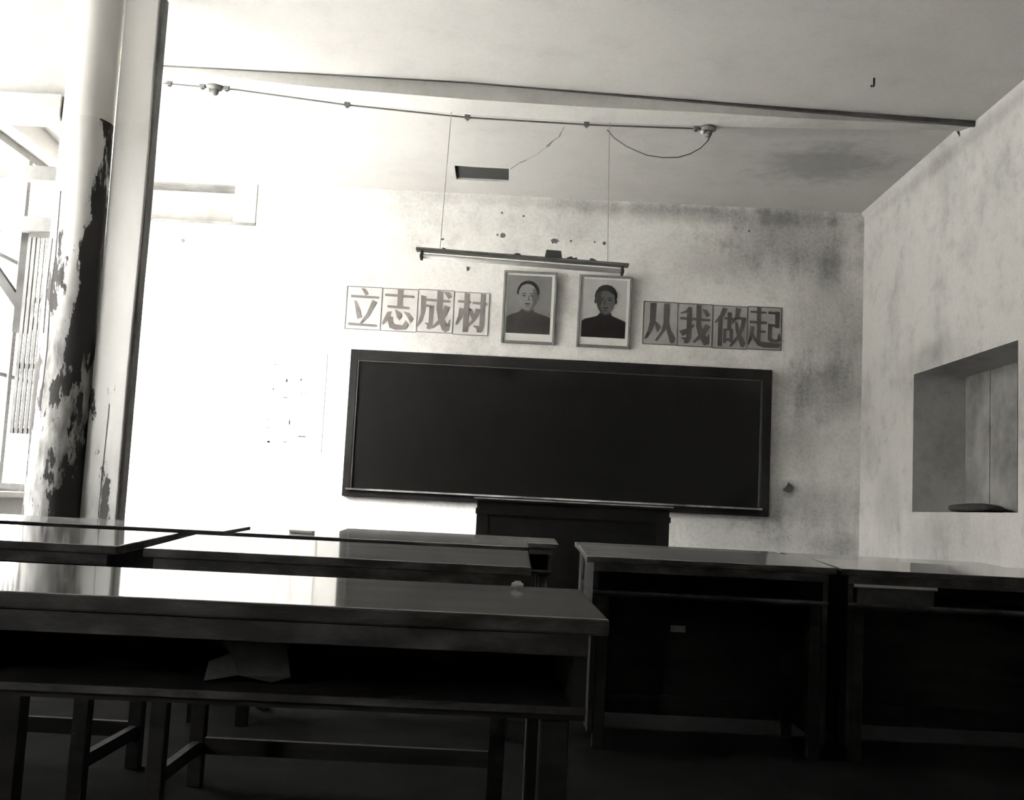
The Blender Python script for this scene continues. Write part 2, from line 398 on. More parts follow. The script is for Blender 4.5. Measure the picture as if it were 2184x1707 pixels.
# plaster crack from the hatch
bm = bmesh.new()
crk = [(-.10, 8.03), (-.06, 7.93), (-.03, 7.86), (.02, 7.78), (.06, 7.70), (.10, 7.62), (.13, 7.52), (.16, 7.45), (.19, 7.33), (.235, 7.22), (.245, 7.12), (.26, 7.0)]
rnd = random.Random(3)
for i in range(len(crk) - 1):
    (a, b), (c, d) = crk[i], crk[i + 1]; wd = rnd.choice((.003, .006, .011, .003)); z1, z2 = czf(a, b) - .0015, czf(c, d) - .0015
    vs = [bm.verts.new(p) for p in ((a - wd, b, z1), (a + wd, b, z1), (c + wd * .6, d, z2), (c - wd * .6, d, z2))]
    bm.faces.new(vs)
link('crack', bm, 'crack', ceil)
# chips in the front wall
for k, (x, z, r) in enumerate([(-.148, 3.155, .026), (-.19, 3.16, .012), (.29, 3.133, .034), (.42, 3.14, .012), (.70, 3.135, .016), (.62, 3.14, .010), (-.64, 3.10, .014), (-2.79, 2.98, .020),
                               (-.42, 2.865, .022), (2.28, 1.18, .05), (1.9, 3.3, .012), (2.0, 2.33, .01), (-.16, 3.35, .012), (.02, 3.33, .012)]):
    rnd = random.Random(k + 20); bm = bmesh.new()
    pts = [(x + r * rnd.uniform(.4, 1.1) * math.cos(t), z + r * rnd.uniform(.4, 1.1) * math.sin(t)) for t in [2 * math.pi * i / 11 for i in range(11)]]
    prism_xz(bm, pts, YF - .0025, YF + .001)
    link('plaster_chip', bm, 'chip', wall_front)

# transom recess in the front wall, left
t1 = struct(bpy.data.objects.new('window_5', None)); C.objects.link(t1); t1.location = (-2.87, YF, 3.155)
def P(name, mat, x0, x1, y0, y1, z0, z1, parent, o, bevel=0):
    bm = bmesh.new(); box(bm, x0 - o[0], x1 - o[0], y0 - o[1], y1 - o[1], z0 - o[2], z1 - o[2]); return link(name, bm, mat, parent, bevel=bevel)
o = t1.location
P('window_shutter', 'paper', -3.35, -2.39, YF + .20, YF + .22, 3.155, 3.47, t1, o)
P('window_frame', 'grey_paint', -3.35, -2.39, YF + .0, YF + .2, 3.455, 3.47, t1, o)
P('window_sill', 'grey_paint', -3.35, -2.2, YF - .012, YF + .2, 3.135, 3.155, t1, o)
bm = bmesh.new(); box(bm, -2.225 - o[0], -2.205 - o[0], -.008, 0, 0.0, 3.485 - o[2])
link('casing', bm, 'paper_pale', t1)

# windows of the left wall, the last an added unseen fill opening
for wi, (a, b, z0, z1) in enumerate(WINS):
    w = struct(bpy.data.objects.new('window_%d' % (wi + 1), None)); C.objects.link(w); w.location = (XL - .16, (a + b) / 2, z0); o = w.location
    bm = bmesh.new(); X0, X1 = -.03, .03; h = z1 - z0; L2 = (b - a) / 2
    box(bm, X0, X1, -L2, -L2 + .06, 0, h); box(bm, X0, X1, L2 - .06, L2, 0, h)
    box(bm, X0, X1, -L2 + .06, L2 - .06, 0, .06); box(bm, X0, X1, -L2 + .06, L2 - .06, h - .06, h)
    for k in (1, 2, 3):
        y = -L2 + (b - a) * k / 4; box(bm, X0 + .002, X1 - .002, y - .03, y + .03, .06, h - .06)
    link('window_frame', bm, 'grey_paint', w)
    bm = bmesh.new()
    for k in range(4):
        ya = -L2 + (b - a) * k / 4 + .035; yb = -L2 + (b - a) * (k + 1) / 4 - .035
        for q in (1, 2):
            z = h * q / 3; box(bm, -.015, .015, ya, yb, z - .015, z + .015)
    link('glazing_bar', bm, 'grey_paint', w)
    P('window_sill', 'white_paint', XL - .12, XL + .10, a - .05, b + .05, z0 - .04, z0 - .002, w, o)
    bm = bmesh.new(); box(bm, -.002, .002, -L2 + .06, L2 - .06, .06, h - .06)
    gl = link('window_pane', bm, 'tube', w)
    gm = bpy.data.materials.get('clear_window_glass')
    if not gm:
        gm, nt, bs = nodes('clear_window_glass'); N = nt.nodes
        tr = N.new('ShaderNodeBsdfTransparent'); tr.inputs[0].default_value = (.93, .93, .92, 1)
        gs = N.new('ShaderNodeBsdfGlossy'); gs.inputs['Roughness'].default_value = .03
        mx = N.new('ShaderNodeMixShader'); mx.inputs[0].default_value = .07
        nt.links.new(tr.outputs[0], mx.inputs[1]); nt.links.new(gs.outputs[0], mx.inputs[2])
        nt.links.new(mx.outputs[0], N['Material Output'].inputs[0])
    gl.data.materials[0] = gm
# boarded window of the right wall
w = struct(bpy.data.objects.new('window_4', None)); C.objects.link(w); w.location = (XR + .38, 6.84, 1.022); o = w.location
bm = bmesh.new(); n = 8
for k in range(n):
    ya = 6.052 - 6.84 + 1.576 * k / n; box(bm, -.012 + .004 * (k % 2), .02, ya, ya + 1.576 / n + (.002 if k < n - 1 else 0), .001, .977)
link('window_shutter', bm, 'grey_paint', w)
bm = bmesh.new(); lump(bm, (XR + .20, 7.02, 1.053), (.16, .20, .034), 5, .12)
tag(link('cloth_bundle', bm, 'brick', None, True), 'dark rounded bundle lying on the sill of the opening in the right wall', 'bundle')
# ground outside
bm = bmesh.new(); box(bm, -40, XL - T - .01, -20, 30, -.4, -.3); tag(link('ground', bm, 'ground'), '', '')
gd = bpy.data.objects['ground']; del gd['label']; del gd['category']; gd['kind'] = 'structure'

bm = bmesh.new(); box(bm, -11.4, -11, -12, 22, -.3, 5.2); box(bm, -11.5, -10.9, -12, 22, 5.2, 5.35)  # added wall that keeps light near the horizon out of the left windows
tag(link('low_sky_blocker', bm, 'dull_out'), 'added plain grey wall beyond the left windows, blocking low sky light', 'light blocker')
# ------------------------------------------------------------------ column, post and rails on the left
c = empty('timber_column', (-2.335, 5.6, -.02), 'thick round column with flaking white paint, left of the square post', 'column')
bm = bmesh.new()
prof = [(0, .150), (.2, .149), (.9, .146), (1.4, .141), (2.0, .137), (2.7, .131), (3.3, .127), (3.60, .126)]
n = 48; rings = []
for z, r in [(z, lerp_profile(prof, z)) for z in [3.60 * k / 60 for k in range(61)]]:
    rings.append([bm.verts.new(((r + .004 * math.sin(3 * t + z * 1.7) + .002 * math.sin(7 * t + z * 5)) * math.cos(t), (r + .003 * math.sin(2 * t + z)) * math.sin(t), z)) for t in [2 * math.pi * k / n for k in range(n)]])
for i in range(60):
    for k in range(n): bm.faces.new((rings[i][k], rings[i][(k + 1) % n], rings[i + 1][(k + 1) % n], rings[i + 1][k]))
bm.faces.new(rings[0][::-1]); bm.faces.new(rings[-1])
link('shaft', bm, 'column', c, True)
bm = bmesh.new()
for pts in ([(-.060, 2.45), (-.052, 2.1), (-.060, 1.9), (-.048, 1.62), (-.056, 1.3)], [(-.085, 2.2), (-.092, 1.95), (-.083, 1.7)]):
    for (a, za), (b, zb) in zip(pts, pts[1:]):
        ra, rb = lerp_profile(prof, za) + .005, lerp_profile(prof, zb) + .005
        v = [bm.verts.new(q) for q in ((a - .004, -math.sqrt(ra ** 2 - a * a), za), (a + .004, -math.sqrt(ra ** 2 - a * a), za), (b + .004, -math.sqrt(rb ** 2 - b * b), zb), (b - .004, -math.sqrt(rb ** 2 - b * b), zb))]
        bm.faces.new(v)
link('drying_crack', bm, 'dark_timber', c)
p = empty('timber_post', (-2.080, 5.62, -.02), 'square whitewashed timber post to the right of the peeling round column', 'post')
bm = bmesh.new(); box(bm, -.098, .088, -.065, .065, 0, 3.60); 
for e in [e for e in bm.edges]: pass
bmesh.ops.subdivide_edges(bm, edges=[e for e in bm.edges if abs((e.verts[0].co - e.verts[1].co).z) > 1], cuts=24)
for v in bm.verts:
    if v.co.x > 0: v.co.x += .004 * math.sin(v.co.z * 3.1)
    v.co.x -= .002 * math.sin(v.co.z * 2.3)
link('shaft', bm, 'post', p, bevel=.006)
boxo('door_stop', 'grey_paint', p, .082, .1, -.050, .03, 0.02, 3.58)
bm = bmesh.new()
for pts in ([(.004, 1.36), (.0, 1.1), (-.004, .8)],):
    for (a, za), (b, zb) in zip(pts, pts[1:]):
        bm.faces.new([bm.verts.new(q) for q in ((a - .0018, -.0665, za), (a + .0018, -.0665, za), (b + .0018, -.0665, zb), (b - .0018, -.0665, zb))])
link('drying_crack', bm, 'dark_timber', p)
# tie beam with boarded panel above, and two rails back to the left wall
t = empty('tie_beam', (-3.05, 5.6, 2.83), 'white tie beam with a boarded panel above it, running from column to left wall', 'beam')
boxo('beam', 'white_paint', t, -.545, .58, -.06, .06, 0, .14)
boxo('panel', 'white_paint', t, -.545, .60, -.015, .015, .14, .765)
for z, hh, lb in ((2.51, .075, 'upper dark rail between the round column and the left wall'), (2.235, .075, 'lower dark rail between the round column and the left wall')):
    r_ = empty('timber_rail', (-3.05, 5.6, z), lb, 'rail', 'rails beside the column')
    boxo('bar', 'grey_paint', r_, -.545, .60, -.03, .03, 0, hh)
bm = bmesh.new(); 
v = box(bm, -.03, .03, -.03, .03, 0, .60); 
for q in v[4:]: q.co.x -= 0.0
st = tag(link('timber_upright', bm, 'dark_timber'), 'dark timber upright under the lower rail, left of the round column', 'post'); st.location = (-2.62, 5.66, 1.70)
bm = bmesh.new(); v = box(bm, -.03, .03, -.025, .025, 0, .45)
for q in v[4:]: q.co.x -= .36
st = tag(link('timber_brace', bm, 'dark_timber'), 'dark slanting brace under the lower rail, left of the round column', 'brace'); st.location = (-2.56, 5.72, 1.73)

bm = bmesh.new()
for k in range(5): box(bm, -.058 + .024 * k, -.058 + .024 * k + .017, -.006, .006, 0, 1.04)
for z in (0, .34, .69, 1.04): box(bm, -.062, .059, .004, .014, z, z + .03)
sh = tag(link('slatted_shutter', bm, 'grey_paint'), 'narrow slatted grey shutter hanging under the lower rail, left of the round column', 'shutter'); sh.location = (-2.537, 5.60, 1.165)
# ------------------------------------------------------------------ blackboard
bb = empty('blackboard', (.39, YF, .942), 'wide black blackboard in a dark wooden frame on the front wall', 'blackboard')
W2, H = 1.722, 1.195
boxo('writing_surface', 'board', bb, -W2 + .05, W2 - .05, -.028, -.012, .05, H - .06)
bm = bmesh.new()
box(bm, -W2, -W2 + .06, -.05, -.001, 0, H); box(bm, W2 - .075, W2, -.05, -.001, 0, H)
box(bm, -W2 + .06, W2 - .075, -.05, -.001, H - .085, H); box(bm, -W2 + .06, W2 - .075, -.05, -.001, 0, .055)
link('frame', bm, 'board_frame', bb, bevel=.004)
bm = bmesh.new()
box(bm, -W2 + .06, -W2 + .072, -.046, -.028, .07, H - .085); box(bm, W2 - .087, W2 - .075, -.046, -.028, .07, H - .085)
box(bm, -W2 + .072, W2 - .087, -.046, -.028, H - .095, H - .085)
link('bead', bm, 'board_bead', bb)
boxo('chalk_ledge', 'chalk_ledge', bb, -W2 + .03, W2 - .06, -.075, -.028, .052, .066)

# lectern on the platform
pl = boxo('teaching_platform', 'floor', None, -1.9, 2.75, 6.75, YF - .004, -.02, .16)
tag(pl, 'low dark teaching platform under the blackboard at the front wall', 'platform')
le = empty('lectern', (.458, 7.4, .16), 'black wooden lectern standing in front of the blackboard', 'lectern')
boxo('front_panel', 'lectern', le, -.66, .655, 0, .03, .03, .79)
boxo('side_panel', 'lectern', le, -.66, -.63, .03, .55, .03, .79)
boxo('side_panel', 'lectern', le, .625, .655, .03, .55, .03, .79)
boxo('top', 'board_frame', le, -.685, .68, -.02, .58, .79, .812, bevel=.004)
boxo('rail', 'lectern', le, -.668, .663, -.012, 0, .70, .74)
boxo('plinth', 'lectern', le, -.66, .655, .005, .55, 0, .03)
for x in (-.62, .615): boxo('corner_post', 'lectern', le, x - .04, x + .04, -.006, .0, .03, .70)
boxo('edge_strip', 'chalk_ledge', le, -.685, .68, -.024, -.019, .803, .812)

# ------------------------------------------------------------------ slogan sheets: eight characters, outlines in a 100 x 100 cell (x right, y down)
GL = {
'li': [[(40,1),(53,4),(63,16),(54,20)], [(12,20),(92,21),(95,24),(92,27),(12,26)], [(22,33),(28,35),(42,58),(47,76),(34,80),(30,66)],
       [(75,30),(89,36),(68,72),(46,93),(42,90),(60,66)], [(9,90),(90,92),(95,95),(90,98),(9,96)]],
'zhi': [[(6,12),(90,14),(93,17),(90,20),(6,18)], [(42,0),(58,2),(57,46),(43,44)], [(15,41),(78,43),(81,46),(78,49),(15,47)],
        [(15,58),(28,56),(22,74),(5,92),(2,86)], [(14,68),(33,70),(33,82),(40,88),(62,90),(70,77),(76,84),(79,90),(71,100),(42,102),(24,97)],
        [(37,50),(54,58),(59,66),(52,78),(44,70)], [(62,55),(80,58),(93,72),(84,83),(74,68)]],
'cheng': [[(6,13),(22,16),(21,52),(14,78),(1,93),(0,90),(8,60)], [(20,21),(90,23),(93,26),(90,29),(20,27)], [(22,36),(44,38),(44,42),(22,42)],
          [(32,38),(46,38),(44,86),(38,98),(28,97),(28,88),(22,84),(22,82),(32,82)],
          [(53,0),(70,2),(70,46),(78,74),(87,84),(91,72),(95,72),(93,98),(82,104),(72,98),(59,72),(53,48)], [(75,36),(92,40),(82,62),(67,82),(44,96),(42,92),(60,74),(72,56)], [(71,2),(88,3),(96,14),(86,20)]],
'cai': [[(10,19),(46,20),(49,23),(46,26),(10,25)], [(28,0),(43,2),(43,98),(27,99)], [(14,38),(29,40),(25,62),(9,82),(5,80),(12,58)], [(43,37),(51,41),(59,53),(61,65),(52,66),(45,53)],
        [(52,21),(94,23),(97,26),(94,29),(52,27)], [(75,0),(89,2),(88,84),(82,98),(69,98),(67,88),(58,84),(58,81),(75,82)], [(62,38),(76,40),(70,58),(58,73),(43,85),(41,81),(54,66),(60,52)]],
'cong': [[(19,2),(37,2),(36,50),(28,70),(11,92),(4,92),(14,70),(19,50)], [(34,46),(46,54),(54,62),(43,76),(37,64)], [(60,2),(77,2),(77,50),(68,68),(42,97),(36,95),(54,72),(60,50)],
         [(76,48),(83,68),(98,88),(94,100),(83,101),(72,74),(69,60)]],
'wo': [[(30,6),(42,9),(25,22),(6,25),(5,22),(20,17)], [(5,33),(94,35),(97,38),(94,41),(5,39)], [(25,14),(40,12),(40,84),(32,98),(20,99),(18,90),(10,87),(10,84),(25,84)],
       [(3,68),(24,62),(47,49),(49,54),(26,75),(14,81)], [(53,0),(68,2),(68,46),(76,70),(89,82),(91,74),(94,74),(94,98),(79,102),(62,80),(54,56)], [(70,11),(84,12),(95,26),(84,31)],
       [(82,48),(97,54),(80,76),(50,97),(45,94),(66,72)]],
'zuo': [[(27,3),(43,6),(31,26),(8,43),(4,40),(20,22)], [(15,24),(28,24),(28,100),(15,100)], [(33,27),(58,28),(61,30),(58,33),(33,32)], [(42,14),(54,15),(54,58),(42,58)],
        [(31,56),(40,56),(40,92),(31,92)], [(50,56),(60,56),(60,90),(50,90)], [(40,56),(50,56),(50,60),(40,60)], [(40,80),(50,80),(50,86),(40,86)],
        [(67,2),(82,5),(74,24),(59,43),(55,40),(66,22)], [(70,24),(96,26),(99,29),(96,33),(70,30)], [(85,30),(98,32),(92,56),(76,82),(54,101),(50,98),(72,72),(82,52)],
        [(65,36),(74,40),(80,62),(98,90),(92,101),(84,99),(74,76),(67,58)]],
'qi': [[(6,9),(52,10),(55,12),(52,15),(6,14)], [(26,0),(38,1),(38,46),(26,46)], [(5,34),(54,35),(57,38),(54,41),(5,40)], [(27,46),(38,46),(38,88),(27,84)], [(38,57),(52,58),(54,60),(52,63),(38,63)],
       [(8,48),(20,49),(16,72),(3,96),(0,92),(7,66)], [(15,64),(26,80),(44,86),(98,88),(95,99),(50,100),(30,95),(18,82)], [(60,9),(84,10),(84,16),(60,15)], [(80,8),(94,10),(93,50),(81,50)],
       [(60,40),(82,41),(82,47),(60,46)], [(60,40),(72,40),(72,74),(78,79),(88,78),(91,64),(95,64),(99,80),(92,86),(68,86),(60,80)]],
}
def slogan(x0, x1, z0, z1, names, paper, ink, group):
    n = len(names); cw = (x1 - x0) / n; ch = z1 - z0
    for k, (key, char, where) in enumerate(names):
        e = empty('slogan_sheet', (x0 + cw * (k + .5), YF, z0 + random.uniform(-.006, .006)), '%s paper sheet painted with the big character %s, %s' % ('pale' if paper == 'paper' else 'grey', char, where), 'poster', group)
        w2 = cw / 2 - .002
        boxo('paper', paper, e, -w2, w2, -.004, -.001, 0, ch)
        bm = bmesh.new(); lw = .006
        box(bm, -w2, w2, -.006, -.004, ch - lw, ch); box(bm, -w2, w2, -.006, -.004, 0, lw)
        box(bm, -w2, -w2 + (lw * 1.3 if k == 0 else .002), -.006, -.004, lw, ch - lw)
        box(bm, w2 - (lw * 1.3 if k == n - 1 else .002), w2, -.006, -.004, lw, ch - lw)
        bmesh.ops.remove_doubles(bm, verts=bm.verts, dist=1e-5)
        link('border', bm, 'outline' if paper == 'paper' else ink, e)
        bm = bmesh.new()
        for i, poly in enumerate(GL[key]):
            s = .97
            prism_xz(bm, [(-w2 * s + a / 100 * 2 * w2 * s, ch * (1 - (.02 + b / 104 * .96))) for a, b in poly], -.0065 - .0002 * i, -.004)
        link('character', bm, ink, e)
slogan(-1.408, -.222, 2.311, 2.670, [('li', '立', 'first of the row left of the portraits'), ('zhi', '志', 'second in the row left of the portraits'),
       ('cheng', '成', 'third in the row left of the portraits'), ('cai', '材', 'nearest the portraits on their left')], 'paper', 'ink', 'slogan sheets left of the portraits')
slogan(1.043, 2.193, 2.305, 2.665, [('cong', '从', 'nearest the portraits on their right'), ('wo', '我', 'second in the row right of the portraits'),
       ('zuo', '做', 'third in the row right of the portraits'), ('qi', '起', 'last of the row right of the portraits')], 'paper_dull', 'ink_dark', 'slogan sheets right of the portraits')

# ------------------------------------------------------------------ two framed portraits (plain generic sitters)
def ell(cx, cz, rx, rz, a0=0, a1=360, n=26):
    return [(cx + rx * math.cos(math.radians(a0 + (a1 - a0) * k / n)), cz + rz * math.sin(math.radians(a0 + (a1 - a0) * k / n))) for k in range(n + (0 if a1 - a0 == 360 else 1))]
def portrait(x0, x1, z0, z1, label, back, coat, skin, shade, dx, hair):
    e = empty('framed_portrait', ((x0 + x1) / 2, YF - .006, z0), label, 'portrait', 'framed portraits over the blackboard')
    e.rotation_euler = (math.radians(3.2), 0, math.radians(0))
    w = (x1 - x0) / 2; h = z1 - z0; fw = .019
    bm = bmesh.new()
    box(bm, -w, -w + fw, -.024, 0, 0, h); box(bm, w - fw, w, -.024, 0, 0, h); box(bm, -w + fw, w - fw, -.024, 0, 0, fw + .004); box(bm, -w + fw, w - fw, -.024, 0, h - fw, h)
    link('frame', bm, 'frame', e, bevel=.003)
    boxo('mount', 'mat', e, -w + fw, w - fw, -.012, -.002, fw, h - fw)
    L_, R_, B_, T_ = -w + fw + .016, w - fw - .022, .085, h - fw - .016
    bm = bmesh.new(); mats = [back, coat, skin, shade, 'p_hair']
    def q(u, v): return (L_ + (R_ - L_) * u, B_ + (T_ - B_) * v)
    lay = [-.0122]
    def add(pts, mi):
        lay[0] -= .0004; prism_xz(bm, [q(a, b) for a, b in pts], lay[0], -.012, mi)
    add([(0, 0), (1, 0), (1, 1), (0, 1)], 0)
    c = .5 + dx
    add([(0, 0), (1, 0), (1, .285), (.92, .31), (c + .17, .375), (c + .1, .43), (c - .1, .43), (c - .2, .365), (.07, .31), (0, .27)], 1)     # shoulders
    add([(c - .11, .37), (c + .11, .37), (c + .13, .52), (c - .13, .52)], 3)                            # neck
    add([(c - .13, .385), (c - .02, .325), (c + .02, .325), (c + .13, .385), (c + .15, .43), (c + .06, .385), (c, .35), (c - .06, .385), (c - .15, .43)], 1)   # collar
    top = .80 if hair == 'thin' else .755
    hw = .245
    # hair: from temple to temple over the crown
    add([(c - hw, .66), (c - hw - .012, .72), (c - hw + .01, .79), (c - .17, .865), (c - .08, .905), (c + .02, .915), (c + .12, .895), (c + .20, .845), (c + hw + .01, .77), (c + hw + .012, .70), (c + hw - .01, .65), (c + .17, .62), (c - .17, .62)], 4)
    # ears
    for s_ in (-1, 1):
        pts = ell(c + s_ * .232, .625, .028, .045, n=12); add(pts, 3 if s_ > 0 or hair == 'full' else 2)
    # face
    face = [(c - .215, .66), (c - .205, .74), (c - .15, top + .02), (c - .05, top + .055), (c + .05, top + .05), (c + .13, top + .01), (c + .19, .74), (c + .21, .66), (c + .205, .58), (c + .175, .50), (c + .12, .44), (c + .05, .405), (c - .02, .40), (c - .09, .42), (c - .155, .48), (c - .20, .56)]
    add(face, 2)
    sd = 1 if hair == 'thin' else -1
    sh = [(c + sd * .10, .79), (c + sd * .16, .765), (c + sd * .19, .73), (c + sd * .208, .66), (c + sd * .203, .58), (c + sd * .172, .50), (c + sd * .118, .442), (c + sd * .03, .408), (c + sd * .09, .47), (c + sd * .12, .55), (c + sd * .085, .61), (c + sd * .13, .66)]
    add(sh[::sd], 3)
    for s_ in (-1, 1):
        add(ell(c + s_ * .092, .652, .046, .016, n=14), 3)       # eye socket
        add(ell(c + s_ * .092, .650, .026, .009, n=12), 4)       # eye
        add([(c + s_ * .04, .688), (c + s_ * .09, .700), (c + s_ * .15, .686), (c + s_ * .15, .676), (c + s_ * .09, .688), (c + s_ * .04, .677)][::s_], 4)     # brow
    add([(c + sd * .0, .66), (c + sd * .022, .66), (c + sd * .048, .575), (c - sd * .04, .562), (c + sd * .01, .575)][::sd], 3)     # nose shadow
    add(ell(c, .512, .070, .011, n=14), 4)               # mouth
    add(ell(c, .470, .045, .010, n=12), 3)               # under the lip
    for z in (.24, .10): add(ell(c, z, .014, .010, n=10), 3)          # buttons
    link('picture', bm, mats, e)
    tubeo('hanging_wire', 'thin_cord', e, [(-w * .7, .003, h * .9), (0, .003, h + .0), (w * .7, .003, h * .9)], .0015, 6)
portrait(-.116, .322, 2.256, 2.855, 'framed portrait with grey backdrop of a person in a dark collared jacket, left of two', 'p_back', 'p_coat', 'p_skin', 'p_skin_dark', -.03, 'thin')
portrait(.503, .940, 2.254, 2.853, 'framed portrait with pale backdrop of a dark-haired person, right of two', 'p_back_light', 'p_coat_dark', 'p_skin_dark', 'p_shade', .03, 'full')

# pale wall poster left of the blackboard
po = empty('wall_poster', (-1.815, YF, 1.28), 'pale paper notice with faded writing, left of the blackboard', 'poster')
bm = bmesh.new(); box(bm, -.285, .285, -.004, -.001, 0, .84); rnd = random.Random(11)
for cx_ in (-.14, -.02, .11):
    z = .74
    while z > .10:
        hh = rnd.uniform(.05, .085)
        for _ in range(4):
            x = cx_ + rnd.uniform(-.03, .03); zz = z - rnd.uniform(0, hh)
            if rnd.random() < .5: box(bm, x - .03, x + .03, -.0055, -.004, zz, zz + .008, 1)
            else: box(bm, x, x + .010, -.0055, -.004, zz - .03, zz + .012, 1)
        z -= hh + .035
link('paper', bm, ['paper_pale', 'ink_pale'], po)

# ------------------------------------------------------------------ hanging tube light
tl = empty('tube_light', (.02, 6.45, 2.424), 'unlit fluorescent tube light hanging on two cords over the portraits', 'lamp')
tl.rotation_euler = (0, math.radians(1.6), 0)
bm = bmesh.new(); tp = [(-.022, 0), (.022, 0), (.036, -.012), (.036, -.018), (-.036, -.018), (-.036, -.012)]
a = [bm.verts.new((-.648, y, z + .016)) for y, z in tp]; b = [bm.verts.new((.648, y, z + .016)) for y, z in tp]
bm.faces.new(a); bm.faces.new(b[::-1])
for i in range(6): bm.faces.new((a[i], a[(i + 1) % 6], b[(i + 1) % 6], b[i]))
link('batten', bm, 'fixture', tl)
tubeo('tube', 'tube', tl, [(-.605, 0, -.033), (.605, 0, -.033)], .0145, 16)
for s in (-1, 1):
    bm = bmesh.new(); x = .612 * s
    box(bm, x - .008, x + .008, -.016, .016, -.058, .0); box(bm, x - .012 * 1, x + .012, -.014, .014, -.045, -.02); link('lamp_holder', bm, 'ballast', tl, bevel=.003)
bm = bmesh.new(); box(bm, .135, .24, -.028, .028, .014, .060)
for v in bm.verts:
    if v.co.z > .05: v.co.x += .006 if v.co.x < .2 else -.008
link('ballast', bm, 'ballast', tl, bevel=.004)
for x, r in ((-.03, .010), (.29, .013), (.32, .009), (.43, .012), (-.48, .008)):
    bm = bmesh.new(); lump(bm, (x, 0, .020), (r * 1.6, r, r), int(x * 100), .3); link('dust_clump', bm, 'ballast', tl, True)
tubeo('hanging_cord', 'thin_cord', tl, [(-.505, 0, .016), (-.522, .19, .5), (-.54, .40, 1.035)], .0022, 6)
tubeo('hanging_cord', 'thin_cord', tl, [(.52, 0, .016), (.51, .19, .5), (.50, .40, 1.045)], .0022, 6)

# cable run along the beam with its fittings
def beam_pt(x, dy=-.006, dz=-.008): return (x, 6.86 + dy, lerp_profile(FAR, x) + dz)
cb = tag(tubeo('ceiling_cable', 'cable', None, [beam_pt(-2.4 + 3.62 * k / 30, .015, -.014) for k in range(31)], .0058, 8), 'thin electric cable clipped along the far lower edge of the ceiling beam', 'cable')
labs = ['leftmost cable cleat on the ceiling beam, beside the square post', 'cable cleat just left of the left ceiling fitting', 'cable cleat just right of the left ceiling fitting',
        'cable cleat midway between left fitting and the hanging cords', 'cable cleat just right of the left hanging cord', 'cable cleat just left of the right hanging cord', 'cable cleat beside the right ceiling rosette']
for x, lb in zip((-2.36, -2.14, -1.98, -1.18, -.385, .40, 1.12), labs):
    X, Y, Z = beam_pt(x, .012, -.012); bm = bmesh.new()
    box(bm, X - .018, X + .018, Y - .014, Y + .012, Z - .014, Z + .022); box(bm, X - .008, X + .008, Y - .010, Y + .010, Z - .024, Z - .014)
    tag(link('cable_cleat', bm, 'cleat', None, bevel=.003), lb, 'cable cleat', 'cleats along the beam')
def rosette(x, lb, knob, sz):
    X, Y, Z = beam_pt(x, .02, -.002); e = empty('ceiling_rosette', (X, Y, Z), lb, 'ceiling fitting', 'ceiling fittings on the cable')
    bm = bmesh.new(); tube(bm, [(0, 0, .004), (0, 0, -.018), (0, 0, -.026)], [.055 * sz, .052 * sz, .03 * sz], 20); link('base', bm, 'cleat', e, True)
    bm = bmesh.new(); tube(bm, [(.0, 0, -.024), (.0, 0, -.05), (0, 0, -.062)], [.030 * sz, .026 * sz, .014 * sz], 16); link('socket', bm, knob, e, True)
    bm = bmesh.new(); lump(bm, (-.035, -.012, -.034), (.016, .014, .016), 3, .1); link('knob', bm, 'porcelain', e, True)
rosette(-2.06, 'dark ceiling rosette on the bright left end of the beam', 'cleat', .95)
rosette(1.20, 'ceiling rosette with white knob where the cable run ends, right of the cords', 'cleat', 1.0)
tag(tubeo('loose_wire', 'cable', None, [(.535, 6.84, 3.40), (.58, 6.83, 3.345), (.66, 6.82, 3.29), (.72, 6.82, 3.265), (.80, 6.82, 3.235), (.90, 6.82, 3.225), (1.0, 6.82, 3.232), (1.08, 6.83, 3.262), (1.15, 6.84, 3.31), (1.20, 6.86, 3.37), (1.215, 6.875, 3.41)], .0034, 6),
    'slack wire looping from the right hanging cord up to the right rosette', 'wire')
hk = empty('ceiling_hook', (2.03, 6.1, 3.524), 'small black iron hook in the near ceiling at upper right', 'hook')
tubeo('shank', 'black', hk, [(0, 0, 0), (0, 0, -.04)], .006, 8)
tubeo('curl', 'black', hk, [(0, 0, -.04), (-.004, 0, -.052), (-.013, 0, -.054), (-.016, 0, -.044)], .0055, 8)

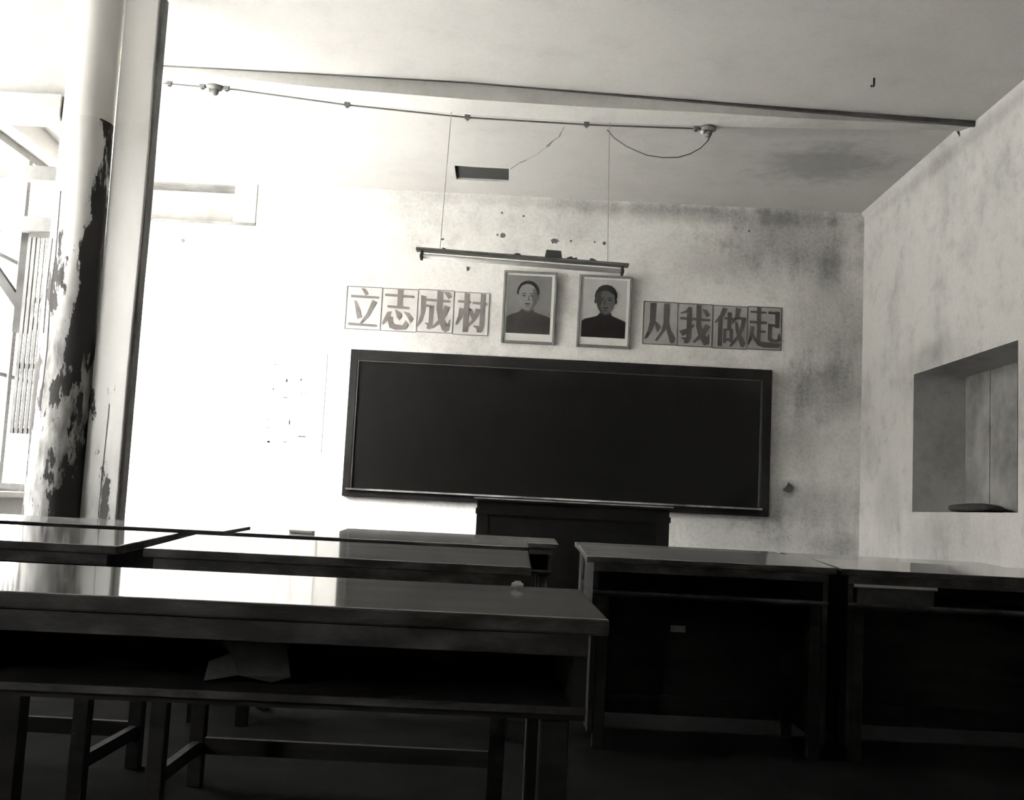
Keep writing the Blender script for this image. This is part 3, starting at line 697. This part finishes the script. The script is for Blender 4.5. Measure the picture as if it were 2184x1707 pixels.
# ------------------------------------------------------------------ desks
def make_desk(loc, w, d, zn, zf, label, group, rz=0, boarded=False):
    """double school desk; front (pupil side) faces -Y; zn / zf top height at near and far edge"""
    e = empty('school_desk', (loc[0], loc[1], -.02), label, 'desk', group, rz)
    zn += .02; zf += .02
    th = .026; w2 = w / 2
    def tz(y): return zn + (zf - zn) * (y / d)
    bm = bmesh.new()
    v = box(bm, -w2, w2, 0, d, 0, 0)
    for q in v: q.co.z = tz(q.co.y) - th
    for q in v[4:]: q.co.z = tz(q.co.y)
    for f in bm.faces: f.material_index = 1
    bm.faces.ensure_lookup_table(); bm.faces[1].material_index = 0
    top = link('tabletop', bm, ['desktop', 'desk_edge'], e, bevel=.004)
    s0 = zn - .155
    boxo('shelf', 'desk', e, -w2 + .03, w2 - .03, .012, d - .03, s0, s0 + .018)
    boxo('front_lip', 'desk_edge', e, -w2 + .03, w2 - .03, .004, .012, s0 + .010, s0 + .021)
    for x in (-w2 + .03, w2 - .05):
        bm = bmesh.new(); v = box(bm, x, x + .02, .012, d - .03, s0 + .018, 0)
        for q in v[4:]: q.co.z = tz(q.co.y) - th - .001
        link('side_panel', bm, 'desk', e)
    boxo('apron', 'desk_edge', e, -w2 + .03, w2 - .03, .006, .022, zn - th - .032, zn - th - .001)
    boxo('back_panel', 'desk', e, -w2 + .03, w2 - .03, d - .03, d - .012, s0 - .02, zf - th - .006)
    if boarded:
        boxo('kick_panel', 'desk', e, -w2 + .03, w2 - .03, d - .029, d - .012, .06, s0 - .021)
        for x in (-w2 + .03, w2 - .05): boxo('end_panel', 'desk', e, x, x + .02, .012, d - .03, .06, s0 - .001)
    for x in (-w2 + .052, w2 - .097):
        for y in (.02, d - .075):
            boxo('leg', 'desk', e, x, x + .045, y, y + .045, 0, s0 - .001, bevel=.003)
        boxo('stretcher', 'desk', e, x + .01, x + .035, .066, d - .076, .10, .14)
    boxo('foot_rail', 'desk', e, -w2 + .098, w2 - .098, d - .068, d - .045, .10, .15)
    return e
G1 = 'double school desks of the middle file'; G2 = 'double school desks of the left file'; G3 = 'double school desks of the right file'
make_desk((-.40, 1.65), 1.13, .48, .741, .751, 'nearest double desk, its glossy top crossing the bottom left of the view', G1, math.radians(1.5))
make_desk((-.471, 3.08), 1.10, .51, .740, .767, 'second double desk of the middle file, directly behind the nearest desk', G1)
make_desk((-.50, 4.42), 1.20, .48, .751, .763, 'third double desk of the middle file, seen edge-on beyond the second', G1)
make_desk((-.30, 5.55), 1.15, .46, .736, .752, 'farthest double desk of the middle file, closest to the lectern', G1)
make_desk((-1.70, 3.22), 1.12, .56, .735, .762, 'double desk with glossy top at left edge, beside the second middle desk', G2, math.radians(-1))
make_desk((-1.73, 4.45), 1.15, .48, .753, .765, 'double desk of the left file just in front of the round column', G2)
make_desk((.83, 4.35), 1.0, .50, .731, .761, 'dark double desk across the aisle, right of centre', G3, 0, True)
make_desk((1.91, 4.35), 1.12, .50, .730, .752, 'dark double desk at the right edge, its compartment holding a notebook', G3, 0, True)
make_desk((.95, 5.62), 1.12, .46, .722, .738, 'dark double desk of the right file, behind the one right of centre', G3, 0, True)
make_desk((2.10, 5.62), 1.12, .46, .720, .736, 'dark double desk against the right wall, closest to the teaching platform', G3, 0, True)
# things in and on the desks
bm = bmesh.new(); lump(bm, (.028, 2.09, .7575), (.012, .010, .0065), 8, .25)
tag(link('paper_pellet', bm, 'scrap', None, True), 'small white paper pellet on the far edge of the nearest desk', 'paper')
bm = bmesh.new()
pts = [(-.075, 0), (-.02, .012), (.03, .0), (.06, .01), (.05, .05), (.055, .08), (.02, .098), (-.03, .09), (-.05, .06), (-.035, .045), (-.07, .03)]
prism_xz(bm, pts, -.006, .006)
for v in bm.verts: v.co.y += .03 * math.sin(v.co.x * 40) * .4 + v.co.z * .15
sc = tag(link('crumpled_sheet', bm, 'card'), 'crumpled grey sheet stuffed in the open compartment of the nearest desk', 'paper'); sc.location = (-.392, 1.76, .6055)
bk = empty('exercise_book', (1.59, 4.38, .655), 'worn flat notebook with pale page edge in the right-hand desk compartment', 'book')
boxo('cover', 'book', bk, -.185, .16, .0, .2, 0.0, .026, bevel=.005); boxo('pages', 'mat', bk, -.18, .155, -.003, .197, .005, .021)
tag(boxo('dark_box', 'brick', None, 1.43, 1.74, 4.40, 4.60, .5935, .6545), 'flat dark box under the notebook in the right-hand desk compartment', 'box')
bm = bmesh.new(); box(bm, -.035, .03, -.002, .002, 0, .028)
lab = tag(link('paper_label', bm, 'scrap'), 'small pale paper tag on the kick panel of the dark desk across the aisle', 'label'); lab.location = (.782, 4.8185, .40)
bm = bmesh.new(); box(bm, -.05, .05, -.03, .03, 0, .012); 
er = tag(link('chalk_box', bm, 'porcelain', None, bevel=.003), 'small pale box on the third middle desk', 'box'); er.location = (-.86, 4.60, .7565)
